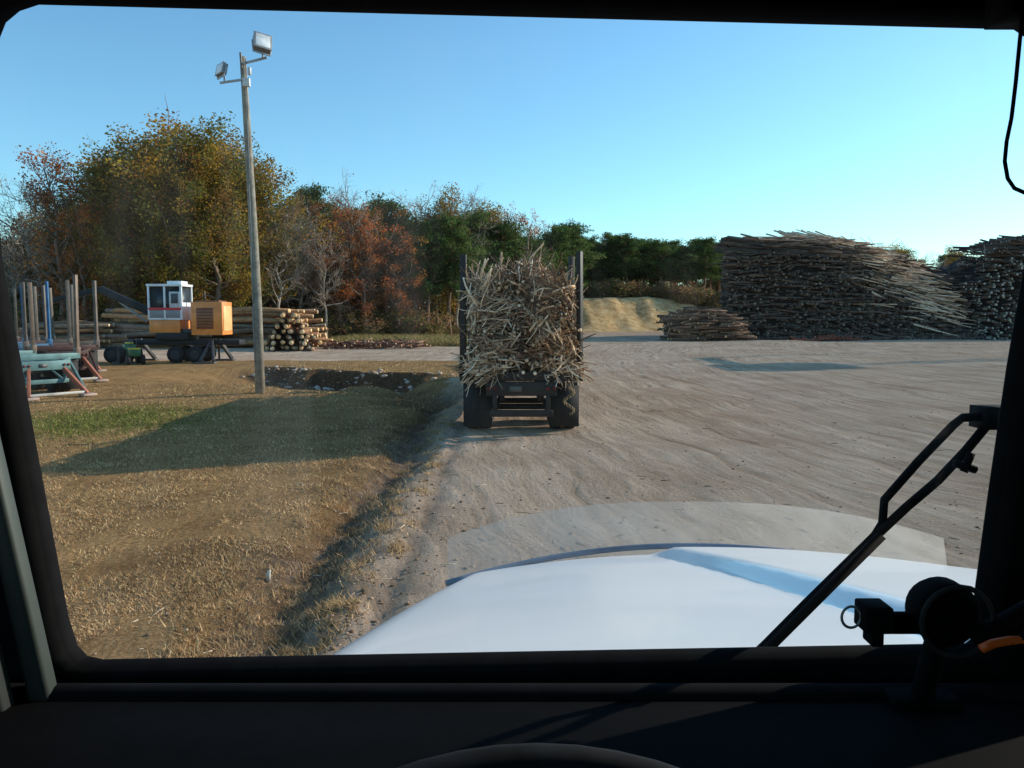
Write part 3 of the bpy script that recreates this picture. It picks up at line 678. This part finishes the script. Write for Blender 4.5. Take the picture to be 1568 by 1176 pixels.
box(a,(.56,-.16,3.13),(2.66,1.9,.05),bc); box(a,(.56,-1.1,2.2),(2.66,.04,1.9),bc); box(a,(.56,-.1,1.2),(2.66,1.9,.04),bc)
for sx in(-.77,1.89):
    box(a,(sx,-.15,1.7),(.04,1.8,1.0),bc); box(a,(sx,-.15,2.97),(.04,1.8,.28),bc); box(a,(sx,.58,2.52),(.04,.3,.62),bc); box(a,(sx,-.83,2.52),(.04,.45,.62),bc)
obj('cab_shell',a,M_blk,cab)
a=Acc(); box(a,(.56,.585,2.05),(2.6,.27,.41),(.003,.003,.0035)); box(a,(.56,.705,2.248),(2.6,.03,.03),(.010,.010,.011)); box(a,(.56,.40,1.95),(2.6,.2,.5),(.003,.003,.0035)); obj('dashboard',a,M_blk,cab,bevel=.012)
a=Acc(); beam(a,(-.423,.70,2.25),(-.486,.70,2.62),.018,.02,(.045,.055,.05)); beam(a,(-.45,.68,2.24),(-.515,.68,2.62),.02,.02,(.03,.035,.035)); obj('pillar_trim',a,M_metal,cab,bevel=.004)
a=Acc(); th=np.linspace(0,2*np.pi,65)[:-1]; c=np.array([.015,.26,2.212]); u1=np.array([1,0,0]); u2=np.array([0,.83,.56])
ring=np.array([c+.225*(math.cos(t)*u1+math.sin(t)*u2) for t in th]); tube(a,ring,.012,12,(.02,.022,.026),closed=True)
for t in(.3,2.84,4.71): tube(a,[c,c+.22*(math.cos(t)*u1+math.sin(t)*u2)],.012,8,(.03,.03,.03))
tube(a,[c+np.array([0,.03,-.03]),c+np.array([0,-.03,.03])],.05,16,(.03,.03,.03)); tube(a,[c,c+np.array([0,.2,-.3])],.03,10,(.02,.02,.02))
obj('steering_wheel',a,M_blk,cab,smooth=True)
a=Acc(); k=(.006,.006,.007)
tube(a,[(.360,.672,2.352),(.360,.662,2.352),(.360,.642,2.352),(.360,.637,2.352)],[.022,.027,.027,.020],24,k); box(a,(.2965,.64,2.353),(.022,.026,.022),k); beam(a,(.305,.65,2.347),(.35,.65,2.347),.010,.010,k)
box(a,(.297,.64,2.337),(.010,.02,.014),k); box(a,(.325,.655,2.338),(.05,.012,.010),k); tube(a,[(.365,.665,2.33),(.365,.69,2.255)],.010,10,k); box(a,(.365,.69,2.258),(.06,.03,.010),k)
beam(a,(.375,.635,2.335),(.425,.62,2.375),.012,.012,k); th=np.linspace(0,2*np.pi,21)[:-1]
obj('dash_gadget_mount',a,M_blk,cab,bevel=.002)
a=Acc(); tube(a,[(.2785+.008*math.cos(t),.64,2.352+.009*math.sin(t)) for t in th],.0012,6,(.3,.3,.3),closed=True); obj('key_ring',a,M_metal,cab)
a=Acc(); tube(a,[(.360+.029*math.cos(t),.63,2.352+.029*math.sin(t)) for t in th],.0022,6,(.04,.04,.04),closed=True)
tube(a,[(.380,.60,2.335),(.395,.60,2.352),(.413,.60,2.374),(.445,.60,2.382)],.0035,6,k)
obj('headset',a,M_blk,cab)
a=Acc(); tube(a,[(.362,.60,2.342),(.371,.60,2.3465),(.384,.60,2.349),(.40,.60,2.349),(.45,.60,2.346)],.0036,8,(.98,.15,.02)); obj('orange_cord',a,M_paint,cab,smooth=True)
a=Acc(); pts=[(.420,.68,2.90),(.416,.68,2.824),(.4145,.68,2.79),(.4125,.68,2.761),(.4095,.68,2.742),(.4088,.68,2.726),(.412,.68,2.712),(.418,.68,2.704),(.43,.68,2.699)]
tube(a,pts,.0018,6,k); box(a,(.424,.70,2.87),(.03,.04,.05),k); obj('hanging_cord',a,M_blk,cab,smooth=True)
a=Acc(); wc=(.012,.012,.014)
tube(a,[(.245,.80,2.245),(.262,.80,2.262),(.30,.80,2.303),(.369,.80,2.375)],.0048,8,wc); tube(a,[(.366,.80,2.370),(.376,.80,2.388),(.377,.80,2.412),(.41,.80,2.452),(.4435,.80,2.489),(.452,.80,2.496),(.486,.80,2.4975)],.0045,8,wc)
tube(a,[(.371,.795,2.38),(.40,.80,2.405),(.43,.80,2.432),(.457,.80,2.4625),(.478,.80,2.490)],.0048,8,wc); tube(a,[(.44,.79,2.452),(.462,.79,2.445)],.004,8,wc); tube(a,[(.45,.79,2.443),(.457,.79,2.462)],.004,8,wc)
box(a,(.485,.805,2.496),(.03,.03,.022),wc)
beam(a,(.225,.792,2.222),(.372,.792,2.378),.007,.008,wc)
obj('windshield_wiper',a,M_blk,cab,smooth=False)
# hood
a=Acc(); sv=np.concatenate([np.linspace(-1,-.86,10),np.linspace(-.84,.84,90),np.linspace(.86,1,10)]); tv=np.linspace(0,1,40)
rows=[]
for t in tv:
    Yf=2.34-.18*sv**2; yv=.90+t*(Yf-.90); hw=.91+(.72-.91)*t; xv=.53+hw*sv
    zc=2.195+(1.885-2.195)*((yv-.90)/1.45)+.01*np.sin(np.pi*t)
    q=np.clip((np.abs(sv)-.86)/.14,0,1); zv=zc-.055*sv**2-.10*(1-np.sqrt(np.maximum(0,1-q*q)))
    xr=.40+.17*(1-t)*1.0
    zv=zv+.028*ss(0,.06,xv-xr)*ss(0,.06,1.30-.1*t-xv)*(1-ss(.93,1,t)*.6)
    rows.append(np.stack([xv,yv,zv],1))
for dy,dz in((.03,.012),(.06,.05),(.08,.12),(.10,.7)):
    r=rows[39].copy(); r[:,1]+=dy; r[:,2]-=dz; rows.append(r)
G=np.stack(rows,0); lft=G[:,:1].copy(); lft[:,:,2]=1.15; lft[:,:,0]-=.02; rgt=G[:,-1:].copy(); rgt[:,:,2]=1.15; rgt[:,:,0]+=.02
G=np.concatenate([lft,G,rgt],1); m_,n_=G.shape[:2]; I=(np.arange(m_-1)[:,None]*n_+np.arange(n_-1)[None,:]).ravel()
a.addarr(G.reshape(-1,3),np.stack([I,I+1,I+n_+1,I+n_],1),(.88,.88,.88)); obj('hood',a,M_white,cab,smooth=True)
def mat_defl():
    m,nt=nm('hazy_acrylic_mat'); l=nt.links.new
    tc=N(nt,'ShaderNodeTexCoord'); no=N(nt,'ShaderNodeTexNoise',inp={'Scale':6,'Detail':4}); l(tc.outputs['Object'],no.inputs['Vector'])
    mr=N(nt,'ShaderNodeMapRange',inp={1:.3,2:.7,3:.18,4:.38}); l(no.outputs['Fac'],mr.inputs[0])
    tp=N(nt,'ShaderNodeBsdfTransparent',inp={0:(.98,.98,.98,1)}); tl=N(nt,'ShaderNodeBsdfTranslucent',inp={0:(.9,.88,.84,1)}); df=N(nt,'ShaderNodeBsdfDiffuse',inp={0:(.88,.86,.82,1)})
    ad=N(nt,'ShaderNodeMixShader',inp={0:.3}); l(tl.outputs[0],ad.inputs[1]); l(df.outputs[0],ad.inputs[2])
    mx=N(nt,'ShaderNodeMixShader'); l(mr.outputs[0],mx.inputs[0]); l(tp.outputs[0],mx.inputs[1]); l(ad.outputs[0],mx.inputs[2])
    o=N(nt,'ShaderNodeOutputMaterial'); l(mx.outputs[0],o.inputs[0]); return m
a=Acc(); s2=np.linspace(-1,1,60); rows=[]
for k in range(8):
    f=k/7; Yf=2.40-.18*s2**2; zt=2.02-.065*np.abs(s2)**3; zb=1.865-.055*s2**2; rows.append(np.stack([.53+.715*s2,Yf+.05*f,zb+(zt-zb)*f],1))
G=np.stack(rows,0); I=(np.arange(7)[:,None]*60+np.arange(59)[None,:]).ravel(); a.addarr(G.reshape(-1,3),np.stack([I,I+1,I+61,I+60],1),(1,1,1)); obj('bug_deflector',a,mat_defl(),cab,smooth=True)
a=Acc(); G0=rows[0]; tube(a,G0[::2]+np.array([0,-.02,.035]),.009,8,(.16,.20,.25)); obj('deflector_trim',a,M_metal,cab,smooth=True)
a=Acc()
for s in(-1,1): wheel(a,np.array((.53+s*.95,1.6,.52)),.52,.3)
obj('front_wheels',a,M_rub,cab); a=Acc(); box(a,(.53,2.0,.9),(2.2,.9,.5),(.7,.7,.7)); box(a,(.53,2.5,.6),(2.4,.15,.35),(.5,.5,.5)); obj('bumper',a,M_paint,cab,bevel=.04)
# ---------------------------------------------------------------- light, sky, camera
el=math.radians(23); az=math.radians(67.5)
sd=Vector((math.sin(az)*math.cos(el),math.cos(az)*math.cos(el),math.sin(el)))
sl=D.lights.new('sun','SUN'); sl.energy=5.0; sl.angle=math.radians(.5); sl.color=(1,.91,.77)
so=link(D.objects.new('sun',sl)); so.rotation_euler=sd.to_track_quat('Z','Y').to_euler(); so.location=(30,20,40)
w=D.worlds.new('World'); sc.world=w; w.use_nodes=True; nt=w.node_tree; nt.nodes.clear()
sk=nt.nodes.new('ShaderNodeTexSky'); sk.sky_type='NISHITA'; sk.sun_disc=False; sk.sun_elevation=el; sk.sun_rotation=az; sk.air_density=1.0; sk.dust_density=.4; sk.ozone_density=1.2
tn=nt.nodes.new('ShaderNodeMix'); tn.data_type='RGBA'; tn.blend_type='MULTIPLY'; tn.inputs[0].default_value=1; tn.inputs[7].default_value=(.80,1.26,1.42,1)
bg=nt.nodes.new('ShaderNodeBackground'); bg.inputs[1].default_value=.145; ou=nt.nodes.new('ShaderNodeOutputWorld')
nt.links.new(sk.outputs[0],tn.inputs[6]); nt.links.new(tn.outputs[2],bg.inputs[0]); nt.links.new(bg.outputs[0],ou.inputs[0])
cd=D.cameras.new('camera'); cam=link(D.objects.new('camera',cd)); cam.location=(0,0,2.6); cam.rotation_euler=(math.radians(90-5.0),0,0)
cd.sensor_width=36; cd.lens=28.24; cd.clip_start=.02; cd.clip_end=4000; sc.camera=cam
sc.view_settings.view_transform='Standard'; sc.view_settings.look='None'; sc.view_settings.exposure=0
